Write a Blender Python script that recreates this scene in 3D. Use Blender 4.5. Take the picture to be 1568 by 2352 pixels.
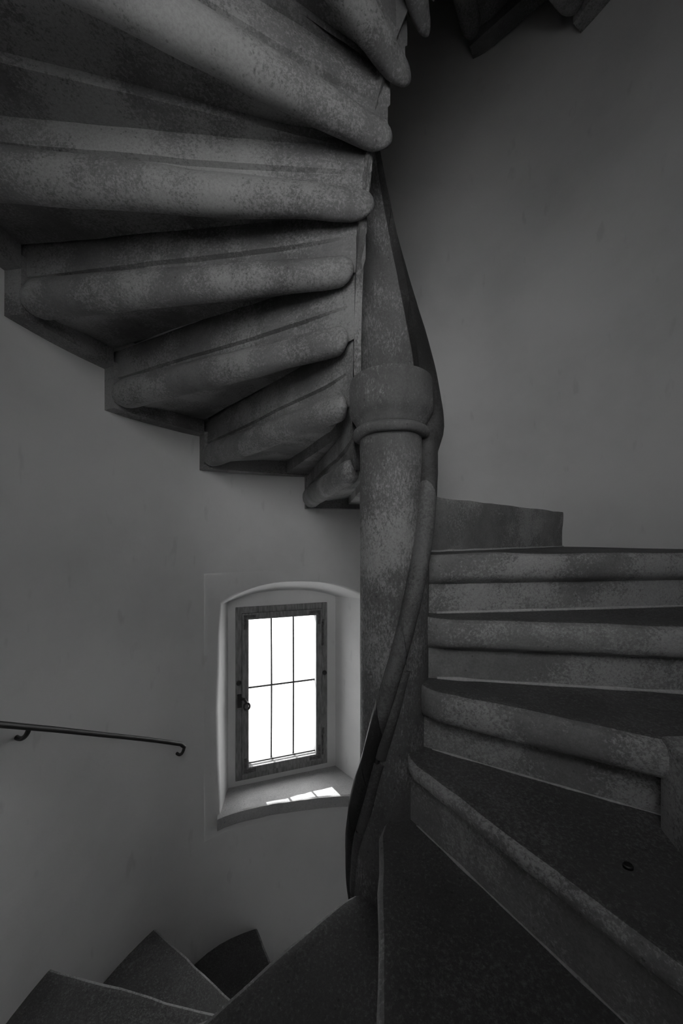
import bpy, bmesh, math, random
from mathutils import Vector, noise

# ------------------------------------------------------------------ clear
for o in list(bpy.data.objects):
    bpy.data.objects.remove(o, do_unlink=True)
SC = bpy.context.scene
COL = SC.collection
random.seed(7)

# All plan measures below are in riser heights (H metres), newel axis at x=y=0,
# heights measured from the camera's eye level, EYE metres above the shaft floor.
H = 0.18
EYE = 4.68
RW = 7.11            # radius of the round plastered wall
CAMX, CAMY = -0.825, -5.84

def V(x, y, z):
    return Vector((x * H, y * H, z * H + EYE))

# ------------------------------------------------------------------ camera
cam_data = bpy.data.cameras.new('camera')
cam = bpy.data.objects.new('camera', cam_data)
COL.objects.link(cam)
cam.location = V(CAMX, CAMY, 0)
cam.rotation_euler = (math.radians(90), 0, 0)
cam_data.sensor_fit = 'VERTICAL'
cam_data.sensor_height = 36.0
cam_data.lens = 36.0 * 800.0 / 2352.0
cam_data.shift_y = 60.5 / 2352.0
cam_data.clip_start = 0.01
SC.camera = cam

# ------------------------------------------------------------------ world, sun, exposure
world = bpy.data.worlds.new('overcast_sky')
SC.world = world
world.use_nodes = True
bg = world.node_tree.nodes['Background']
bg.inputs['Color'].default_value = (1, 1, 1, 1)
bg.inputs['Strength'].default_value = 1.0
sun_data = bpy.data.lights.new('sun', 'SUN')
sun_data.energy = 3.2
sun_data.angle = math.radians(0.6)
sun = bpy.data.objects.new('sun', sun_data)
COL.objects.link(sun)
sun.location = V(-6, 14, 8)
sun.rotation_euler = Vector((0.60, -0.77, -0.65)).to_track_quat('-Z', 'Y').to_euler()
SC.view_settings.view_transform = 'Standard'
SC.view_settings.look = 'None'
SC.view_settings.exposure = 2.6
SC.view_settings.gamma = 1.0
SC.view_settings.use_curve_mapping = False

# ------------------------------------------------------------------ materials
def newmat(name):
    m = bpy.data.materials.new(name)
    m.use_nodes = True
    nt = m.node_tree
    nt.nodes.clear()
    out = nt.nodes.new('ShaderNodeOutputMaterial')
    bs = nt.nodes.new('ShaderNodeBsdfPrincipled')
    nt.links.new(bs.outputs[0], out.inputs[0])
    return m, nt, bs, out

def grey(v):
    return (v, v, v, 1)

def tex(nt, kind, scale, detail=4, rough=0.6, coord=None, stretch=None):
    n = nt.nodes.new('ShaderNodeTexNoise' if kind == 'n' else 'ShaderNodeTexVoronoi')
    n.inputs['Scale'].default_value = scale
    if kind == 'n':
        n.inputs['Detail'].default_value = detail
        n.inputs['Roughness'].default_value = rough
    if stretch:
        mp = nt.nodes.new('ShaderNodeMapping')
        mp.inputs['Scale'].default_value = stretch
        nt.links.new(coord, mp.inputs['Vector'])
        coord = mp.outputs[0]
    nt.links.new(coord, n.inputs['Vector'])
    return n

def ramp(nt, src, stops):
    r = nt.nodes.new('ShaderNodeValToRGB')
    e = r.color_ramp.elements
    while len(e) < len(stops):
        e.new(0.5)
    for k, (p, v) in enumerate(stops):
        e[k].position = p
        e[k].color = grey(v)
    nt.links.new(src, r.inputs[0])
    return r

def mixc(nt, fac, a, b, mode='MIX'):
    m = nt.nodes.new('ShaderNodeMix')
    m.data_type = 'RGBA'
    m.blend_type = mode
    if isinstance(fac, float):
        m.inputs[0].default_value = fac
    else:
        nt.links.new(fac, m.inputs[0])
    for s, idx in ((a, 6), (b, 7)):
        if isinstance(s, float):
            m.inputs[idx].default_value = grey(s)
        else:
            nt.links.new(s, m.inputs[idx])
    return m.outputs[2]

def stone_mat(name, dark, mid, light, speck, speck_amt=0.5, bump=0.35, rough=0.8, stretch=None, patchy=0.9):
    m, nt, bs, out = newmat(name)
    co = nt.nodes.new('ShaderNodeTexCoord').outputs['Object']
    big = tex(nt, 'n', 4.2, 9, 0.68, co, stretch)
    base = ramp(nt, big.outputs['Fac'], [(0.28, dark), (0.5, mid), (0.72, light)])
    # flaking lime wash: fine specks that thicken in patches
    fine = tex(nt, 'n', 130.0, 8, 0.85, co, stretch)
    patch = tex(nt, 'n', 3.4, 4, 0.6, co)
    add = nt.nodes.new('ShaderNodeMath')
    add.operation = 'MULTIPLY_ADD'
    nt.links.new(patch.outputs['Fac'], add.inputs[0])
    add.inputs[1].default_value = patchy
    nt.links.new(fine.outputs['Fac'], add.inputs[2])
    sp = ramp(nt, add.outputs[0], [(0.5 + patchy * 0.48, 0.0), (0.5 + patchy * 0.48 + 0.21, speck_amt)])
    c1 = mixc(nt, sp.outputs[0], base.outputs[0], speck)
    grain = tex(nt, 'n', 160.0, 3, 0.8, co)
    gr = ramp(nt, grain.outputs['Fac'], [(0.35, 0.72), (0.6, 1.0)])
    c2 = mixc(nt, 0.8, c1, gr.outputs[0], 'MULTIPLY')
    pit = tex(nt, 'v', 34.0, coord=co)
    pr = ramp(nt, pit.outputs['Distance'], [(0.07, 0.35), (0.12, 1.0)])
    c3 = mixc(nt, 0.6, c2, pr.outputs[0], 'MULTIPLY')
    nt.links.new(c3, bs.inputs['Base Color'])
    bs.inputs['Roughness'].default_value = rough
    b = nt.nodes.new('ShaderNodeBump')
    b.inputs['Strength'].default_value = bump
    b.inputs['Distance'].default_value = 0.006
    hs = mixc(nt, 0.45, fine.outputs['Fac'], big.outputs['Fac'])
    nt.links.new(hs, b.inputs['Height'])
    nt.links.new(b.outputs[0], bs.inputs['Normal'])
    return m

def plaster_mat(name, v):
    m, nt, bs, out = newmat(name)
    co = nt.nodes.new('ShaderNodeTexCoord').outputs['Object']
    big = tex(nt, 'n', 1.7, 5, 0.55, co)
    base = ramp(nt, big.outputs['Fac'], [(0.3, v * 0.86), (0.52, v), (0.7, v * 1.06)])
    # scuff marks and small knocks
    sc = tex(nt, 'n', 16.0, 3, 0.5, co, (1, 1, 0.35))
    scr = ramp(nt, sc.outputs['Fac'], [(0.66, 1.0), (0.74, 0.8)])
    c1 = mixc(nt, 0.5, base.outputs[0], scr.outputs[0], 'MULTIPLY')
    nt.links.new(c1, bs.inputs['Base Color'])
    bs.inputs['Roughness'].default_value = 0.92
    bs.inputs['Specular IOR Level'].default_value = 0.2
    f = tex(nt, 'n', 30.0, 5, 0.6, co)
    f2 = tex(nt, 'n', 5.0, 3, 0.5, co)
    hs = mixc(nt, 0.75, f.outputs['Fac'], f2.outputs['Fac'])
    b = nt.nodes.new('ShaderNodeBump')
    b.inputs['Strength'].default_value = 0.25
    b.inputs['Distance'].default_value = 0.012
    nt.links.new(hs, b.inputs['Height'])
    nt.links.new(b.outputs[0], bs.inputs['Normal'])
    return m

def plain_mat(name, v, rough=0.6, metal=0.0, var=0.25, scale=30, stretch=None):
    m, nt, bs, out = newmat(name)
    co = nt.nodes.new('ShaderNodeTexCoord').outputs['Object']
    n = tex(nt, 'n', scale, 5, 0.6, co, stretch)
    r = ramp(nt, n.outputs['Fac'], [(0.3, v * (1 - var)), (0.7, v * (1 + var))])
    nt.links.new(r.outputs[0], bs.inputs['Base Color'])
    bs.inputs['Roughness'].default_value = rough
    bs.inputs['Metallic'].default_value = metal
    b = nt.nodes.new('ShaderNodeBump')
    b.inputs['Strength'].default_value = 0.2
    b.inputs['Distance'].default_value = 0.003
    nt.links.new(n.outputs['Fac'], b.inputs['Height'])
    nt.links.new(b.outputs[0], bs.inputs['Normal'])
    return m

M = {}
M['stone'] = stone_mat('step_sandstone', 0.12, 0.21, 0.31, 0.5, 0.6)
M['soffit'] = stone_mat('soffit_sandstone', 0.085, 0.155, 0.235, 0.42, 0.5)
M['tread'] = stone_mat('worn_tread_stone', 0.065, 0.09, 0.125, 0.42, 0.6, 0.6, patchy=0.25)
M['column'] = stone_mat('column_sandstone', 0.075, 0.125, 0.18, 0.46, 0.6, 0.5, stretch=(1.3, 1.3, 0.6), patchy=0.78)
M['rail_dark'] = stone_mat('dark_rail_stone', 0.012, 0.022, 0.04, 0.2, 0.15, 0.3, 0.6)  # darker tone for the upper and lower rail segments
M['rail'] = stone_mat('lighter_rail_stone', 0.05, 0.085, 0.13, 0.28, 0.3, 0.3, 0.65)  # lighter tone for the middle rail segments and the bead
M['mortar'] = stone_mat('pale_lime_mortar', 0.35, 0.45, 0.55, 0.65, 0.3)
M['plaster'] = plaster_mat('limewashed_plaster', 0.70)
M['sill'] = stone_mat('window_sill_stone', 0.36, 0.45, 0.52, 0.6, 0.3, 0.2)
M['wood'] = plain_mat('grey_painted_wood', 0.2, 0.7, 0, 0.45, 14, (6, 6, 1))
M['iron'] = plain_mat('black_iron', 0.018, 0.45, 0.0, 0.3, 40)
M['oldiron'] = plain_mat('rusty_fitting', 0.10, 0.6, 0.3, 0.6, 60)
M['lead'] = plain_mat('lead_came', 0.04, 0.6)

def glass_mat():
    m, nt, bs, out = newmat('window_glass')
    nt.nodes.remove(bs)
    tr = nt.nodes.new('ShaderNodeBsdfTransparent')
    tr.inputs[0].default_value = (0.96, 0.96, 0.96, 1)
    gl = nt.nodes.new('ShaderNodeBsdfGlossy')
    gl.inputs['Roughness'].default_value = 0.03
    co = nt.nodes.new('ShaderNodeTexCoord').outputs['Object']
    n = tex(nt, 'n', 9.0, 3, 0.5, co)
    b = nt.nodes.new('ShaderNodeBump')
    b.inputs['Strength'].default_value = 0.1
    nt.links.new(n.outputs['Fac'], b.inputs['Height'])
    nt.links.new(b.outputs[0], gl.inputs['Normal'])
    mx = nt.nodes.new('ShaderNodeMixShader')
    mx.inputs[0].default_value = 0.05
    nt.links.new(tr.outputs[0], mx.inputs[1])
    nt.links.new(gl.outputs[0], mx.inputs[2])
    nt.links.new(mx.outputs[0], out.inputs[0])
    return m
M['glass'] = glass_mat()

# ------------------------------------------------------------------ helpers
def link(name, me, parent=None):
    o = bpy.data.objects.new(name, me)
    COL.objects.link(o)
    if parent is not None:
        o.parent = parent
    return o

def tag(o, label=None, cat=None, kind=None, group=None):
    if label: o['label'] = label
    if cat: o['category'] = cat
    if kind: o['kind'] = kind
    if group: o['group'] = group
    return o

def empty(name, loc=None):
    o = bpy.data.objects.new(name, None)
    COL.objects.link(o)
    o.empty_display_size = 0.1
    return o

class MB:
    """collects geometry (already in metres) for one mesh"""
    def __init__(s):
        s.v = []; s.f = []; s.mi = []
    def add(s, vs, fs, mi=0):
        b = len(s.v)
        s.v += [Vector(p) for p in vs]
        for f in fs:
            s.f.append([b + i for i in f]); s.mi.append(mi)
    def loft(s, secs, closed=True, cap=True, mi=None):
        """secs: list of equally long point lists"""
        n = len(secs[0]); b = len(s.v)
        for sec in secs:
            s.v += [Vector(p) for p in sec]
        rng = n if closed else n - 1
        for i in range(len(secs) - 1):
            for j in range(rng):
                k = (j + 1) % n
                s.f.append([b + i * n + j, b + i * n + k, b + (i + 1) * n + k, b + (i + 1) * n + j])
                s.mi.append(mi(i, j) if mi else 0)
        if cap and closed:
            s.f.append([b + j for j in range(n)][::-1]); s.mi.append(0)
            e = b + (len(secs) - 1) * n
            s.f.append([e + j for j in range(n)]); s.mi.append(0)
    def tube(s, pts, r, n=12, cap=True):
        secs = []
        prev = None
        for i, p in enumerate(pts):
            p = Vector(p)
            d = (Vector(pts[min(i + 1, len(pts) - 1)]) - Vector(pts[max(i - 1, 0)])).normalized()
            if prev is None:
                a = d.cross(Vector((0, 0, 1)))
                if a.length < 1e-3: a = d.cross(Vector((1, 0, 0)))
                a.normalize()
            else:
                a = (prev - d * prev.dot(d)).normalized()
            prev = a
            c = d.cross(a)
            rr = r[i] if isinstance(r, (list, tuple)) else r
            secs.append([p + (a * math.cos(2 * math.pi * k / n) + c * math.sin(2 * math.pi * k / n)) * rr for k in range(n)])
        s.loft(secs, True, cap)
    def box(s, c, ax, ay, az):
        """c centre; ax, ay, az half vectors"""
        vs = []
        for i in (-1, 1):
            for j in (-1, 1):
                for k in (-1, 1):
                    vs.append(c + ax * i + ay * j + az * k)
        s.add(vs, [(0, 1, 3, 2), (4, 6, 7, 5), (0, 4, 5, 1), (2, 3, 7, 6), (0, 2, 6, 4), (1, 5, 7, 3)])
    def build(s, name, mats, parent=None, smooth=35, jit=0.0, jscale=9.0, bevel=0.0):
        me = bpy.data.meshes.new(name)
        me.from_pydata([tuple(p) for p in s.v], [], s.f)
        if not isinstance(mats, (list, tuple)): mats = [mats]
        for m in mats: me.materials.append(m)
        for p, mi in zip(me.polygons, s.mi): p.material_index = mi
        bm = bmesh.new(); bm.from_mesh(me)
        bmesh.ops.recalc_face_normals(bm, faces=bm.faces[:])
        if bevel:
            ed = [e for e in bm.edges if len(e.link_faces) == 2 and e.calc_face_angle(0) > 0.6]
            bmesh.ops.bevel(bm, geom=ed, offset=bevel, segments=2, affect='EDGES', profile=0.5, clamp_overlap=True)
        if jit:
            for v in bm.verts:
                p = v.co
                q = noise.noise_vector(p * jscale) + noise.noise_vector(p * jscale * 3.1) * 0.4
                v.co = p + q * jit
        bm.to_mesh(me); bm.free()
        if smooth:
            me.shade_smooth()
            me.set_sharp_from_angle(angle=math.radians(smooth))
        return link(name, me, parent)

def pol(r, deg):
    a = math.radians(deg)
    return (r * math.sin(a), -r * math.cos(a))

def lin(tab, x):
    if x <= tab[0][0]: return tab[0][1] + (x - tab[0][0]) * (tab[1][1] - tab[0][1]) / (tab[1][0] - tab[0][0])
    for (a, va), (b, vb) in zip(tab, tab[1:]):
        if x <= b: return va + (vb - va) * (x - a) / (b - a)
    (a, va), (b, vb) = tab[-2:]
    return vb + (x - b) * (vb - va) / (b - a)

# ================================================================== SETTING: round wall
ZLO, ZHI = -26.0, 21.0
# window opening in wall angle (deg) / height
NW = 198.0                                   # direction the window faces (outwards)
nx, ny = pol(1, NW)                          # outward normal of the window plane
tx, ty = -math.cos(math.radians(NW)), -math.sin(math.radians(NW))   # to the viewer's right
def win(t, n, z):                            # window coordinates -> metres
    return V(tx * t + nx * n, ty * t + ny * n, z)
RTAB = [(-60, RW), (132, RW), (146, 6.95), (158, 6.62), (172, 6.30), (185, 6.19), (199, 6.34), (211, 6.68), (221, 7.03), (229, 7.11), (300, RW), (480, RW)]
def rw(a):
    a = (a + 60) % 360 - 60
    return (lin(RTAB, a - 4) + 2 * lin(RTAB, a) + lin(RTAB, a + 4)) / 4
def wall_at_t(t):                            # wall surface distance n for lateral t
    n = 6.4
    for _ in range(12):
        r = rw(NW - math.degrees(math.atan2(t, n)))
        n = math.sqrt(max(1.0, r * r - t * t))
    return n

def arch_outline(tl, tr, zb, zs, rise, nside=14, ntop=20):
    """closed outline, counter-clockwise from bottom left: bottom, right, arch, left"""
    pts = []
    for i in range(nside): pts.append((tl + (tr - tl) * i / nside, zb))
    for i in range(nside): pts.append((tr, zb + (zs - zb) * i / nside))
    for i in range(ntop):
        u = i / ntop
        t = tr + (tl - tr) * u
        e = 1 - abs(2 * u - 1) ** 2.4
        pts.append((t, zs + rise * e))
    for i in range(nside): pts.append((tl, zs + (zb - zs) * i / nside))
    return pts

OUT = arch_outline(-2.80, 2.00, -8.90, -2.12, 0.62)
BACK = arch_outline(-2.60, 1.32, -8.90, -2.22, 0.32)
OUT = [(t + 0.05 * noise.noise(Vector((t * .7, z * .6, 3.0))) - (0.08 * math.sin((z + 8.7) / 6.6 * math.pi) if t < -2.5 else 0), z) for t, z in OUT]
FILL_OPENING = (-26.0, 10.0, 1.4, 6.6)      # unseen opening added behind the camera for fill daylight

def ang_of_t(t):
    return NW - math.degrees(math.atan2(t, wall_at_t(t)))

wb = MB()
def wpt(a, z):
    x, y = pol(rw(a), a)
    return V(x, y, z)
# rectangle around the window, in wall angle
RA0, RA1 = ang_of_t(2.6), ang_of_t(-3.3)     # angles (right, left)
RZ0, RZ1 = -9.4, -1.1
angs = sorted(set([RA0, RA1, FILL_OPENING[0], FILL_OPENING[1]] + [a * 3.0 for a in range(-20, 100)]))
angs = [a for a in angs if not any(abs(a - b) < 1.0 and a != b for b in (RA0, RA1, FILL_OPENING[0], FILL_OPENING[1]))]
angs.append(angs[0] + 360)
zs = sorted(set([RZ0, RZ1, FILL_OPENING[2], FILL_OPENING[3]] + [ZLO + i * (ZHI - ZLO) / 50 for i in range(51)]))
zs = [z for z in zs if z in (RZ0, RZ1, FILL_OPENING[2], FILL_OPENING[3], ZLO, ZHI) or min(abs(z - q) for q in (RZ0, RZ1, FILL_OPENING[2], FILL_OPENING[3])) > 0.25]
vid = {}
for i, a in enumerate(angs[:-1]):
    for j, z in enumerate(zs):
        vid[i, j] = len(wb.v); wb.v.append(wpt(a, z))
for i in range(len(angs) - 1):
    am = (angs[i] + angs[i + 1]) / 2
    for j in range(len(zs) - 1):
        zm = (zs[j] + zs[j + 1]) / 2
        if RA0 < am < RA1 and RZ0 < zm < RZ1: continue
        if FILL_OPENING[0] < am < FILL_OPENING[1] and FILL_OPENING[2] < zm < FILL_OPENING[3]: continue
        i2 = (i + 1) % (len(angs) - 1)
        wb.f.append([vid[i, j], vid[i2, j], vid[i2, j + 1], vid[i, j + 1]]); wb.mi.append(0)
# strips from the rectangle to the opening, round the arris, into the splayed reveal
cen = (-0.4, -5.4)
rings = [[] for _ in range(9)]
QS = []
for (t, z) in OUT:
    # project the outline point outwards to the rectangle
    dt, dz = t - cen[0], z - cen[1]
    ex = (2.6 - cen[0]) / dt if dt > 0 else (-3.3 - cen[0]) / dt if dt < 0 else 1e9
    ez = (RZ1 - cen[1]) / dz if dz > 0 else (RZ0 - cen[1]) / dz if dz < 0 else 1e9
    e = min(ex, ez)
    e *= 1.06
    QS.append((cen[0] + dt * e, cen[1] + dz * e))
for c in ((2.6, RZ0), (2.6, RZ1), (-3.3, RZ0), (-3.3, RZ1)):     # the strip must reach the corners
    k = min(range(len(QS)), key=lambda i: (QS[i][0] - c[0]) ** 2 + (QS[i][1] - c[1]) ** 2)
    QS[k] = (c[0] * 1.06, cen[1] + (c[1] - cen[1]) * 1.06)
for (t, z), (t2, z2), q in zip(OUT, BACK, QS):
    dt, dz = t - cen[0], z - cen[1]
    def onwall(tt, zz, push=0.0):
        n = wall_at_t(tt) + push
        return win(tt, n, zz)
    nrm = 1.0 / max(1e-6, math.hypot(dt, dz))
    rr = 0.10
    for k, f in enumerate((0.0, 0.35, 0.7)):
        rings[k].append(onwall(q[0] + (t + dt * nrm * rr - q[0]) * f, q[1] + (z + dz * nrm * rr - q[1]) * f, 0.05 if k == 0 else 0.0))
    rings[3].append(onwall(t + dt * nrm * rr, z + dz * nrm * rr))
    rings[4].append(onwall(t + dt * nrm * rr * 0.35, z + dz * nrm * rr * 0.35, 0.03))
    rings[5].append(onwall(t, z, 0.11))
    n5 = wall_at_t(t) + 0.11
    NB = 7.50
    for k, f in ((6, 0.5), (7, 1.0)):
        rings[k].append(win(t + (t2 - t) * f, n5 + (NB - n5) * f, z + (z2 - z) * f))
    # back wall of the niche, up to behind the frame
    fx = min(max(t2, -2.2), 0.85); fz = min(max(z2, -8.4), -2.6)
    rings[8].append(win(fx, NB + 0.02, fz))
wb.loft(rings, True, False)
# solid back of the niche around the frame is ring 7-8; thickness outside the frame
wall = wb.build('wall_round', M['plaster'], smooth=40)
tag(wall, 'curved limewashed plaster wall of the round stair tower', None, 'structure')

def disc(name, z, label):
    b = MB()
    n = 64
    b.add([V(*pol(RW + 0.3, 360 * i / n), z) for i in range(n)] + [V(*pol(RW + 0.3, 360 * i / n), z - .8) for i in range(n)],
          [list(range(n)), list(range(n, 2 * n))[::-1]] + [[i, (i + 1) % n, n + (i + 1) % n, n + i] for i in range(n)])
    return tag(b.build(name, M['plaster'], smooth=0), label, None, 'structure')
disc('floor', ZLO, 'floor at the foot of the stair tower')
disc('ceiling', ZHI + 0.8, 'plaster ceiling closing the stair tower')

# deep unseen opening in the wall, added and sized to let in fill daylight
def embrasure():
    a0, a1, z0, z1 = FILL_OPENING
    am = math.radians((a0 + a1) / 2)
    dx, dy = math.sin(am), -math.cos(am)
    p0, p1 = pol(RW, a0), pol(RW, a1)
    L = PASS_L
    q0 = (p0[0] + dx * L, p0[1] + dy * L); q1 = (p1[0] + dx * L, p1[1] + dy * L)
    for nm, quad, lab in (
        ('wall_fill_opening_left', [V(*p0, z0), V(*q0, z0), V(*q0, z1), V(*p0, z1)], 'left plaster cheek of the unseen opening added for fill light'),
        ('wall_fill_opening_right', [V(*p1, z0), V(*q1, z0), V(*q1, z1), V(*p1, z1)], 'right plaster cheek of the unseen opening added for fill light'),
        ('trim_2', [V(*p0, z0), V(*p1, z0), V(*q1, z0), V(*q0, z0)], 'sill of the unseen opening added for fill light'),
        ('ceiling_fill_opening', [V(*p0, z1), V(*p1, z1), V(*q1, z1), V(*q0, z1)], 'plaster head of the unseen opening added for fill light')):
        b = MB()
        c = sum(quad, Vector()) / 4
        n = (quad[1] - quad[0]).cross(quad[2] - quad[0]).normalized()
        mid = V((p0[0] + q1[0]) / 2, (p0[1] + q1[1]) / 2, (z0 + z1) / 2)
        if n.dot(c - mid) < 0: n = -n
        b.loft([quad, [p + n * 0.1 for p in quad]])
        tag(b.build(nm, M['plaster'] if 'trim' not in nm else M['tread'], smooth=0), lab, None, 'structure')
PASS_L = 4.0
embrasure()

# ------------------------------------------------------------------ window_1
NF = 7.45      # inner face of the frame
W = empty('window_1')
tag(W, 'small casement window with six leaded panes in a splayed niche', None, 'structure')
T0, T1, B0, B1 = -2.35, 0.985, -8.53, -2.43
TX = Vector((tx, ty, 0)) * H; NX = Vector((nx, ny, 0)) * H; ZX = Vector((0, 0, 1)) * H
def wbar(b, t0, t1, z0, z1, n0, n1):
    b.box(win((t0 + t1) / 2, (n0 + n1) / 2, (z0 + z1) / 2), TX * ((t1 - t0) / 2), NX * ((n1 - n0) / 2), ZX * ((z1 - z0) / 2))
fw = 0.22
for (a, b_, c, d) in ((T0, T0 + fw, B0, B1), (T1 - fw, T1, B0, B1), (T0 + fw, T1 - fw, B0, B0 + fw), (T0 + fw, T1 - fw, B1 - fw, B1)):
    b = MB(); wbar(b, a, b_, c, d, NF, NF + 0.55)
    b.build('frame_bar', M['wood'], W, smooth=0, bevel=0.003)
S0, S1, C0, C1 = T0 + fw, T1 - fw, B0 + fw, B1 - fw
sw = 0.23
sash = MB(); wbar(sash, S0, S1, C1 - sw, C1, NF - 0.06, NF + 0.4)
SASH = sash.build('sash', M['wood'], W, smooth=0, bevel=0.004)
for (a, b_, c, d) in ((S0, S0 + sw, C0, C1 - sw), (S1 - sw, S1, C0, C1 - sw), (S0 + sw, S1 - sw, C0, C0 + sw)):
    b = MB(); wbar(b, a, b_, c, d, NF - 0.06, NF + 0.4)
    b.build('sash_bar', M['wood'], SASH, smooth=0, bevel=0.004)
G0, G1, D0, D1 = S0 + sw, S1 - sw, C0 + sw, C1 - sw
zmid = D0 + (D1 - D0) * 0.52
ts = [G0, G0 + (G1 - G0) / 3, G0 + (G1 - G0) * 2 / 3, G1]
for i in range(3):
    for (za, zb_) in ((D0, zmid), (zmid, D1)):
        b = MB(); wbar(b, ts[i], ts[i + 1], za, zb_, NF + 0.24, NF + 0.26)
        b.build('pane', M['glass'], SASH, smooth=0)
for t in ts[1:3]:
    b = MB(); b.tube([win(t, NF + 0.22, D0), win(t + 0.01, NF + 0.22, zmid), win(t, NF + 0.22, D1)], 0.034 * H, 6)
    b.build('glazing_bar', M['lead'], SASH)
b = MB(); b.tube([win(G0, NF + 0.21, zmid), win(G1, NF + 0.21, zmid)], 0.036 * H, 6); b.build('glazing_bar', M['lead'], SASH)
b = MB(); b.tube([win(G0, NF + 0.12, D0 + 0.05), win(G1, NF + 0.12, D0 + 0.05)], 0.026 * H, 6); b.build('glazing_bar', M['lead'], SASH)
# corner irons
for (sx, sz) in ((0, 0), (0, 1), (1, 0), (1, 1)):
    t = S0 + 0.06 if sx == 0 else S1 - 0.06
    z = C0 + 0.06 if sz == 0 else C1 - 0.06
    e = 1 if sx == 0 else -1; g = 1 if sz == 0 else -1
    b = MB()
    wbar(b, min(t, t + e * .42), max(t, t + e * .42), min(z, z + g * .1), max(z, z + g * .1), NF - 0.08, NF - 0.04)
    wbar(b, min(t, t + e * .1), max(t, t + e * .1), min(z, z + g * .5), max(z, z + g * .5), NF - 0.08, NF - 0.04)
    b.build('corner_iron', M['oldiron'], SASH, smooth=0)
# hinges on the right
for z in (B1 - 1.05, B0 + 0.95):
    b = MB()
    b.tube([win(S1 + 0.02, NF - 0.03, z - 0.55), win(S1 + 0.02, NF - 0.03, z + 0.35)], 0.05 * H, 8)
    wbar(b, S1 - 0.12, S1 + 0.1, z + 0.2, z + 0.42, NF - 0.02, NF + 0.08)
    b.build('hinge', M['oldiron'], W)
# round bolt heads
for t, z in ((T0 + 0.11, D0 + 3.0), (T1 - 0.11, D0 + 3.0)):
    b = MB(); b.tube([win(t, NF + 0.03, z), win(t, NF - 0.05, z), win(t, NF - 0.07, z)], [0.085 * H, 0.085 * H, 0.05 * H], 10)
    b.build('bolt_head', M['iron'], W)
# latch
b = MB()
wbar(b, T0 + 0.06, T0 + 0.2, D0 + 2.15, D0 + 2.6, NF - 0.06, NF + 0.02)
L = b.build('latch', M['iron'], W, smooth=0)
b = MB()
b.tube([win(T0 + 0.2, NF - 0.05, D0 + 2.45), win(T0 + 0.3, NF - 0.12, D0 + 2.45), win(T0 + 0.38, NF - 0.14, D0 + 2.3)], 0.05 * H, 8)
ring = [win(T0 + 0.38 + 0.1 * math.cos(a), NF - 0.14, D0 + 2.2 + 0.12 * math.sin(a)) for a in [i * math.pi / 6 for i in range(13)]]
b.tube(ring, 0.035 * H, 6)
b.build('latch_handle', M['iron'], L)

# stone sill
b = MB()
secs = []
for i in range(25):
    t = -2.92 + (2.3 + 2.92) * i / 24
    n = wall_at_t(t)
    w = 0.02 * noise.noise(Vector((t * 2, 0, 5)))
    zt = -8.76
    secs.append([win(t, 7.6, zt + 0.03), win(t, n - 0.10, zt + w), win(t, n - 0.15, zt - 0.03 + w), win(t, n - 0.16, zt - 0.34 + w), win(t, n - 0.13, zt - 0.4 + w), win(t, 7.6, zt - 0.4)])
b.loft(secs)
o = b.build('trim_1', M['sill'], smooth=30, jit=0.0015, jscale=30)
tag(o, 'pale stone window sill with a bright patch of sunlight', None, 'structure')

# ================================================================== STAIRCASE
STAIR = empty('spiral_staircase')
tag(STAIR, 'worn stone spiral staircase winding up around the newel column', 'staircase')

def line_pt(d, off, r):
    """point at radius r on a line of direction d (deg) passing the axis at distance off"""
    a = math.radians(d)
    t = math.sqrt(max(r * r - off * off, 0.0004))
    return (off * math.cos(a) + t * math.sin(a), off * math.sin(a) - t * math.cos(a))

def sub(mb, parent, zt, front, rear, thick, nose, rin=0.56, mat=None, rout=RW + 0.12, nu=22, chip=0.03, seed=0.0, nh=1.0):
    """tread slab: front=(dir, off) of the riser face, rear likewise; nose = overhang"""
    secs = []
    for i in range(nu + 1):
        u = i / nu
        r = rin + (rout - rin) * u ** 1.25
        f = Vector(line_pt(front[0], front[1], r)); g = Vector(line_pt(rear[0], rear[1], r))
        e = (f - g); wl = max(e.length, 1e-4); e = e / wl
        a = math.radians(front[0]); dn = Vector((-math.cos(a), -math.sin(a)))   # down-stair normal
        k = min(1.0, max(0.0, (r - rin - 0.04) / 0.25)) ** 0.5
        nn = nose * k + chip * noise.noise(Vector((r * 1.3, seed, 1.7))) + chip * .6 * noise.noise(Vector((r * 4.3, seed, 4.7)))
        wz = 0.035 * noise.noise(Vector((r * 0.9, seed, 9.1)))
        prof = [(0.0, -thick), (0.0, -0.52), (nn * 0.45, -0.47), (nn * 0.82, -0.42), (nn * 0.97, -0.34), (nn, -0.22), (nn * 0.98, -0.12), (nn * 0.88, -0.045), (nn * 0.66, -0.012), (nn * 0.2, 0.0)]
        if nh < 1: prof = [prof[0]] + [(o, z * nh) for o, z in prof[1:]]
        if nose <= 0.12:
            prof = [(0.0, -thick), (0.0, -0.52), (nn * .5, -0.4), (nn * .8, -0.3), (nn * .95, -0.2), (nn, -0.12), (nn, -0.07), (nn * 0.9, -0.03), (nn * 0.7, -0.008), (0.0, 0.0)]
        sec = []
        for (o, z) in prof:
            p = f + dn * o
            sec.append(V(p.x, p.y, zt + z + wz * (1 if z > -0.3 else 0)))
        for s_ in (0.25, 0.5, 0.75, 1.0):
            p = f + (g - f) * s_ - dn * (0.35 if s_ == 1.0 else 0)
            dip = -0.03 * math.sin(math.pi * s_) * math.sin(math.pi * u)
            sec.append(V(p.x, p.y, zt + dip))
        p = g - dn * 0.35
        sec.append(V(p.x, p.y, zt - thick))
        secs.append(sec)
    np_ = len(secs[0])
    mb.loft(secs, True, True, mi=lambda i, j: 1 if 8 <= j <= 12 else 0)

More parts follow.
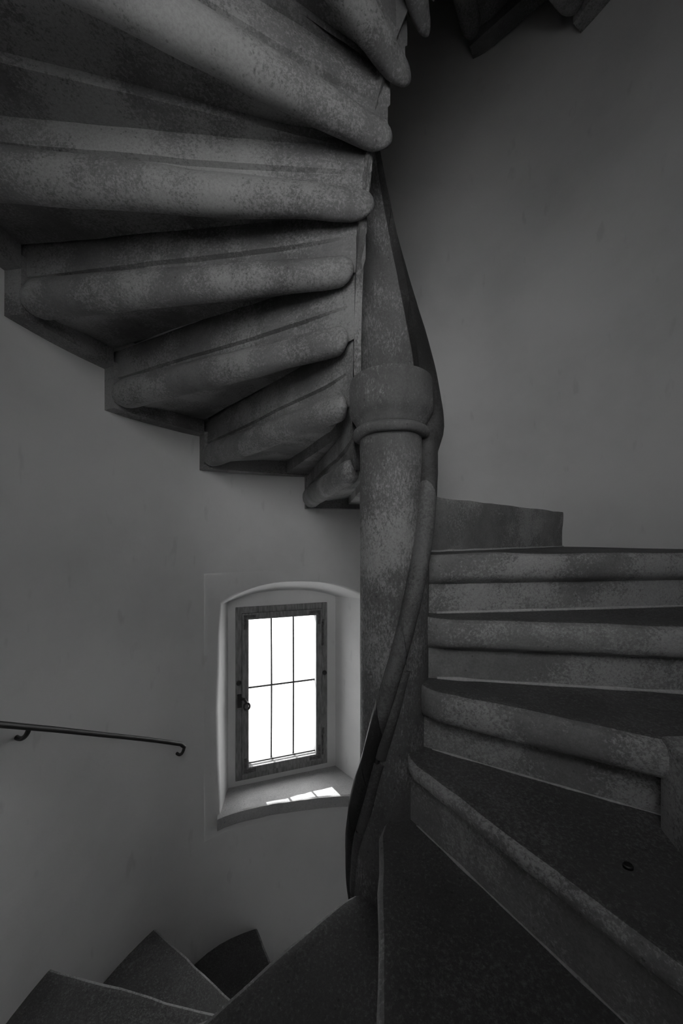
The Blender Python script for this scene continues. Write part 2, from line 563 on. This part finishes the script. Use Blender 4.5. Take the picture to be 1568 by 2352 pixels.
def soffit_block(mb, roll, zb, Pf, Qf, Pr, Qr, nu=26, seed=0.0):
    """lower part of a step: flat soffit from the front line to the rear line; roll moulding along the rear edge"""
    Pf, Qf, Pr, Qr = map(Vector, (Pf, Qf, Pr, Qr))
    secs = []; rs = []; sq = []
    c = 0.24
    us = sorted(set([i / nu for i in range(nu + 1)] + ([-0.03] if seed < 6.5 else []) + [0.004, 0.01, 0.02, 0.03, 0.9, 0.93, 0.938, 0.943, 0.945]))
    for u in us:
        f = Pf + (Qf - Pf) * u; g = Pr + (Qr - Pr) * u
        e = g - f; w = max(e.length, 0.05); e = e / w
        rz = 0.215 + 0.13 * max(u, 0)
        rx = min(rz * 0.9, 0.16 + 0.3 * w)
        wob = 0.03 * noise.noise(Vector((u * 5, seed, 0.3)))
        rec = min(0.16, 0.3 * w)
        pr = [(0, zb + c + 0.20 * u), (max(0.05 * w, w - 2 * rx - 0.35 * w), zb + c + 0.1 + 0.05 * u), (max(0.1 * w, w - 1.5 * rx - 0.1 * w), zb + c + 0.02), (max(0.2 * w, w - rx), zb + rz),
              (w - rec, zb + rz * 1.7), (w - rec, zb + 0.74), (w - rec * .55, zb + 0.77), (w - rec * .55, zb + 0.95), (w - rec * .8, zb + 1.45), (0, zb + 1.45)]
        secs.append([V(*(f + e * s_), z + wob) for s_, z in pr])
        if 0 <= u <= 0.945:
            k = 1.0
            d0 = u * (Qr - Pr).length; d1 = (0.945 - u) * (Qr - Pr).length
            for d, q in ((d0, 0.22), (d1, 0.5)):
                if d < q: k *= math.sqrt(max(0.02, 1 - (1 - d / q) ** 2))
            cx = w - 0.45 * rx
            rsec = []
            for j in range(16):
                a = 2 * math.pi * j / 16
                rsec.append(V(*(f + e * (cx + rx * k * math.cos(a))), zb + rz + rz * k * math.sin(a) * (1.0 if math.sin(a) < 0 else 1.15) + wob))
            rs.append(rsec)
        if u >= 0.93:
            sq.append([V(*(f), zb), V(*(g), zb), V(*(g), zb + 1.1), V(*(f), zb + 1.1)])
    mb.loft(secs)
    mb.loft(sq)
    roll.loft(rs)

# --- tread levels: index k -> (level, riser direction, offset, nosing)
TREADS = {
    -16: (-24.9, -310, -0.10, 0.2),
    -15: (-23.2, -287, -0.10, 0.2),
    -14: (-21.5, -264, -0.10, 0.2),
    -13: (-19.8, -241, -0.10, 0.2),
    -12: (-18.1, -218, -0.10, 0.2),
    -11: (-16.4, -195, -0.10, 0.2),
    -10: (-14.60, -172, -0.10, 0.2),
    -9: (-12.90, -145, -0.10, 0.2),
    -8: (-10.80, -120.3, -0.10, 0.2),
    -7: (-9.05, -100.7, 0.0, 0.2),
    -6: (-7.30, -76, 0.0, 0.2),
    -5: (-5.60, -50, -0.01, 0.2),
    -4: (-4.24, -6.7, 0.0, 0.18),
    -3: (-3.24, 33.2, -0.13, 0.22),
    -2: (-2.24, 61.5, -0.15, 0.34),
    -1: (-1.24, 81.3, -0.14, 0.28),
    0: (-0.24, 97.2, -0.14, 0.22),
    1: (0.76, 128.8, -0.14, 0.03),
}
for k in range(2, 20):
    TREADS[k] = (k - 0.24, 164.0 + 19.7 * (k - 2), -0.12, 0.2)

# --- underside lines: index i -> inner point, wall angle, level of the bottom
UQ = {-1: 172.0, 0: 199.0, 1: 226.9, 2: 248.1, 3: 264.9}
UQ[4] = 278.0
for i in range(5, 14): UQ[i] = 298.0 + 20.6 * (i - 5)
UQ[14] = 483.7; UQ[15] = 508.4; UQ[16] = 529.0
UP = {-1: (-0.50, 0.60), 0: (-0.70, 0.42), 1: (-0.75, 0.13), 2: (-0.69, -0.09), 3: (-0.60, -0.24), 4: (-0.30, -0.42), 5: (-0.03, -0.48), 6: (0.24, -0.44), 7: (0.56, -0.26)}
for i in range(8, 17):
    UP[i] = pol(0.70, 448 + (i - 8) * 20.0)
UZ = {-1: 0.02, 0: 1.0, 1: 2.09, 2: 3.12, 3: 4.13}
for i in range(4, 14): UZ[i] = 4.02 + 0.95 * (i - 3)
UZ[13] = 13.5; UZ[14] = 14.2; UZ[15] = 16.1; UZ[16] = 17.3
ks = sorted(TREADS)
for idx, k in enumerate(ks[:-1]):
    zt, d, off, nose = TREADS[k]
    z2, d2, off2, n2 = TREADS[k + 1]
    mb = MB()
    thick = 0.62 if k >= 2 else 1.35 if k >= -3 else (2.1 if k < -4 else 1.6)
    sub(mb, STAIR, zt, (d, off), (d2, off2), thick, nose, seed=k * 3.7, nh=0.5 if k in (-4, -3) or k < -4 else 1.0)
    i = k - 3
    roll = None
    if i >= 0 and i in UQ and (i - 1) in UQ:
        roll = MB()
        soffit_block(mb, roll, UZ[i], UP[i - 1], pol(rw(UQ[i - 1]) + 0.1, UQ[i - 1]), UP[i], pol(rw(UQ[i]) + 0.1, UQ[i]), seed=i * 1.9)
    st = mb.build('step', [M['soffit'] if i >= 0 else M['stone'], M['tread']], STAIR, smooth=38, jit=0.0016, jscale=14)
    if roll:
        roll.build('roll_moulding', M['soffit'], st, smooth=50, jit=0.003, jscale=10)
    if k == -3:      # small dark plug let into the tread
        pm = MB()
        c = Vector((2.015, -2.386))
        pm.loft([[V(c.x + q * math.cos(t * math.pi / 6), c.y + q * 0.8 * math.sin(t * math.pi / 6), zt + zz) for t in range(12)] for q, zz in ((0.05, -0.08), (0.05, 0.0), (0.04, 0.008))])
        pm.build('dark_plug', M['iron'], st, smooth=40)
    # pale mortar fillet where the next riser meets this tread
    if -5 <= k <= 1:
        mm = MB()
        pts = []
        rr = []
        for q in range(60):
            r = 0.75 + (RW - 0.75) * q / 59
            p = line_pt(d2, off2 - 0.01, r)
            pts.append(V(p[0], p[1], zt + 0.0))
            rr.append(H * max(0.006, (0.028 if k > -3 else 0.012) + 0.022 * noise.noise(Vector((r * 2.3, k * 2.0, 0))) + 0.012 * noise.noise(Vector((r * 9.3, k * 2.0, 0)))))
        mm.tube(pts, rr, 6)
        mm.build('mortar_joint', M['mortar'], st, smooth=60)

# landing in front of the doorway, one with the third tread
b = MB()
poly = [(2.76, -1.90), (2.64, -2.45)] + [pol(RW + 0.1, a) for a in (36, 44, 52, 60, 68, 76)]
b.loft([[V(p[0], p[1], -2.22) for p in poly], [V(p[0], p[1], -4.4) for p in poly]])
b.build('landing', [M['stone']], STAIR, smooth=30, jit=0.001, bevel=0.008)

# ------------------------------------------------------------------ spiral string and carved rail
RAILZ = [(-130, -6.95), (-110, -6.07), (-90, -5.2), (-70, -4.3), (-41, -3.45), (-34, -3.05), (-21, -2.55), (-9, -2.15), (2, -1.72), (15, -1.2), (30, -0.62), (60, 0.6), (90, 1.9), (190, 6.5), (540, 23.0)]
LOWZ = [(-130, -9.5), (-50, -7.0), (33, -4.6), (60, -3.6), (119, -1.0), (180, 0.0), (225, 1.2), (260, 2.5), (277, 3.4), (300, 4.9), (330, 6.6), (360, 7.5), (400, 8.6), (440, 9.6), (480, 11.4), (540, 14.0)]
def smooth_tab(tab, x, w=8):
    return (lin(tab, x - w) + 2 * lin(tab, x) + lin(tab, x + w)) / 4
b = MB()
secs = []
for a in range(-130, 521, 5):
    zl, zh = smooth_tab(LOWZ, a), min(smooth_tab(RAILZ, a) - 0.3 * min(1, max(0, (a - 80) / 15)), 20.5)
    ri, ro = 0.50, 0.62
    n = 7
    sec = [V(*pol(ro, a), zl + (zh - zl) * j / n) for j in range(n + 1)] + [V(*pol(ri, a), zl + (zh - zl) * j / n) for j in range(n, -1, -1)]
    secs.append(sec)
b.loft(secs)
b.build('inner_string', M['column'], STAIR, smooth=40, jit=0.0015, jscale=12)

RAIL = empty('carved_stone_handrail')
tag(RAIL, 'dark carved stone handrail coiling around the newel column', 'handrail')
def rail_seg(a0, a1, mat):
    secs = []
    n = max(3, int((a1 - a0) / 3))
    for i in range(n + 1):
        a = a0 + 0.25 + (a1 - a0 - 0.5) * i / n
        z = smooth_tab(RAILZ, a, 6)
        up = min(1.0, max(0.0, (a - 82) / 9.0))          # bulges out past the capital
        ce = 0.585 + 0.14 * up - 0.13 * min(1, max(0, (a - 120) / 70))
        aw = 0.175; ah = 0.27
        sl = 0.045 * 57.3 * ce    # slope: keep section perpendicular-ish
        sec = []
        # roll with a small fillet below it
        for (o, zz) in ((-0.09, -0.30), (0.03, -0.36), (0.09, -0.30), (0.07, -0.22), (0.13, -0.18), (0.17, -0.08), (0.18, 0.03), (0.155, 0.14), (0.10, 0.22), (0.03, 0.26), (-0.05, 0.25), (-0.10, 0.19)):
            # shear along the tangent so that the section lies square to the climb
            rr = ce + o
            if o < 0 and a > 92: rr = 0.52
            sh = -zz * 16
            sec.append(V(*pol(rr, a + sh), z - 0.08 + zz * 1.25))
        secs.append(sec)
    b = MB(); b.loft(secs)
    return b.build('rail_segment', mat, RAIL, smooth=45, jit=0.0012, jscale=16)
def rail_bead(a0, a1):
    b = MB()
    b.tube([V(*pol(0.585, a), smooth_tab(RAILZ, a, 6) - 0.66) for a in range(a0, a1 + 1, 4)], [0.10 * H] * len(range(a0, a1 + 1, 4)), 10)
    return b.build('rail_bead', M['rail'], RAIL, smooth=60, jit=0.0012, jscale=16)
for a0, a1 in ((-130, -94), (-92, -60), (-58, -26), (-24, 12)):
    rail_bead(a0, a1)
cuts = [(-130, -100, 'rail_dark'), (-100, -70, 'rail_dark'), (-70, -42, 'rail_dark'), (-42, -22, 'rail_dark'), (-22, 8, 'rail'), (8, 38, 'rail'), (38, 62, 'rail'), (62, 84, 'rail_dark'), (84, 106, 'rail_dark'), (106, 136, 'rail_dark'), (136, 175, 'rail_dark'), (175, 240, 'rail_dark'), (240, 330, 'rail_dark')]
for a0, a1, mn in cuts:
    rail_seg(a0, a1, M[mn])

# ------------------------------------------------------------------ newel column
NEWEL = empty('newel_column')
tag(NEWEL, 'round stone newel column with a plain drum capital', 'column')
def lathe(prof, n=48, wob=0.0):
    b = MB()
    secs = []
    for r, z in prof:
        secs.append([V(*pol(r * (1 + wob * noise.noise(Vector((math.sin(2 * math.pi * i / n) * 1.5, math.cos(2 * math.pi * i / n) * 1.5, z)))), 360 * i / n), z) for i in range(n)])
    b.loft(secs)
    return b
lathe([(0.515, -25.9)] + [(0.515, -25.9 + i * 0.5) for i in range(1, 55)] + [(0.515, 1.66)], wob=0.008).build('shaft', M['column'], NEWEL, smooth=40, jit=0.001, jscale=14)
cap = lathe([(0.52, 1.78), (0.56, 1.80), (0.575, 1.86), (0.60, 1.93), (0.65, 2.0), (0.685, 2.07), (0.69, 2.15), (0.685, 2.3), (0.68, 2.45), (0.68, 2.55), (0.665, 2.60), (0.60, 2.62)], wob=0.01).build('capital', M['column'], NEWEL, smooth=50, jit=0.002, jscale=12)
lathe([(0.52, 1.64), (0.58, 1.64), (0.62, 1.67), (0.635, 1.72), (0.62, 1.78), (0.58, 1.81), (0.52, 1.81)], wob=0.012).build('astragal_ring', M['column'], NEWEL, smooth=60, jit=0.002, jscale=16)

# ------------------------------------------------------------------ iron wall handrail
def hit(px, py, rad):
    """point on the cylinder of radius rad on a given bearing and slope from the surveyor's station: fixes the course of the wall rail"""
    k = (px - 784) / 800.0
    A = k * k + 1; Bq = -2 * (k * -CAMX - CAMY); Cq = CAMX ** 2 + CAMY ** 2 - rad * rad
    Y = (-Bq + math.sqrt(Bq * Bq - 4 * A * Cq)) / (2 * A)
    return (k * Y + CAMX, Y + CAMY, (1236.5 - py) * Y / 800.0)
IR = empty('iron_handrail')
tag(IR, 'thin black iron handrail fixed to the left plaster wall', 'handrail')
RR = RW - 0.42
ends = [hit(0, 1664, RR), hit(120, 1675, RR), hit(240, 1688, RR), hit(380, 1704, RR)]
def ang(p): return math.degrees(math.atan2(p[0], -p[1])) % 360
tab = sorted([(ang(p), p[2]) for p in ends])
a_lo = tab[0][0]; a_hi = tab[-1][0]
pts = []
a = a_lo
na = 30
for i in range(na + 1):
    a = a_lo + (a_hi + 32 - a_lo) * i / na
    x, y = pol(RR, a)
    pts.append(V(x, y, lin(tab, a)))
e0 = hit(415, 1709, RR); e1 = hit(424, 1716, RR)
pts = [V(*e1), V(*e0)] + pts
b = MB(); b.tube(pts, 0.055 * H, 12); b.build('rail', M['iron'], IR, smooth=60)
def bracket(px, py, wx, wy):
    p = Vector(hit(px, py, RR)); w = Vector(hit(wx, wy, RW + 0.05))
    m = Vector((p.x * 0.85 + w.x * 0.15, p.y * 0.85 + w.y * 0.15, w.z + (p.z - w.z) * 0.35))
    m2 = Vector((p.x * 0.5 + w.x * 0.5, p.y * 0.5 + w.y * 0.5, w.z - 0.06))
    P = []
    ctrl = [p, m, m2, w]
    for i in range(13):
        t = i / 12
        q = ctrl[0] * (1 - t) ** 3 + ctrl[1] * 3 * t * (1 - t) ** 2 + ctrl[2] * 3 * t * t * (1 - t) + ctrl[3] * t ** 3
        P.append(V(*q))
    b = MB(); b.tube(P, 0.042 * H, 10); b.build('bracket', M['iron'], IR, smooth=60)
bracket(67, 1672, 34, 1691)
bracket(423, 1716, 404, 1728)
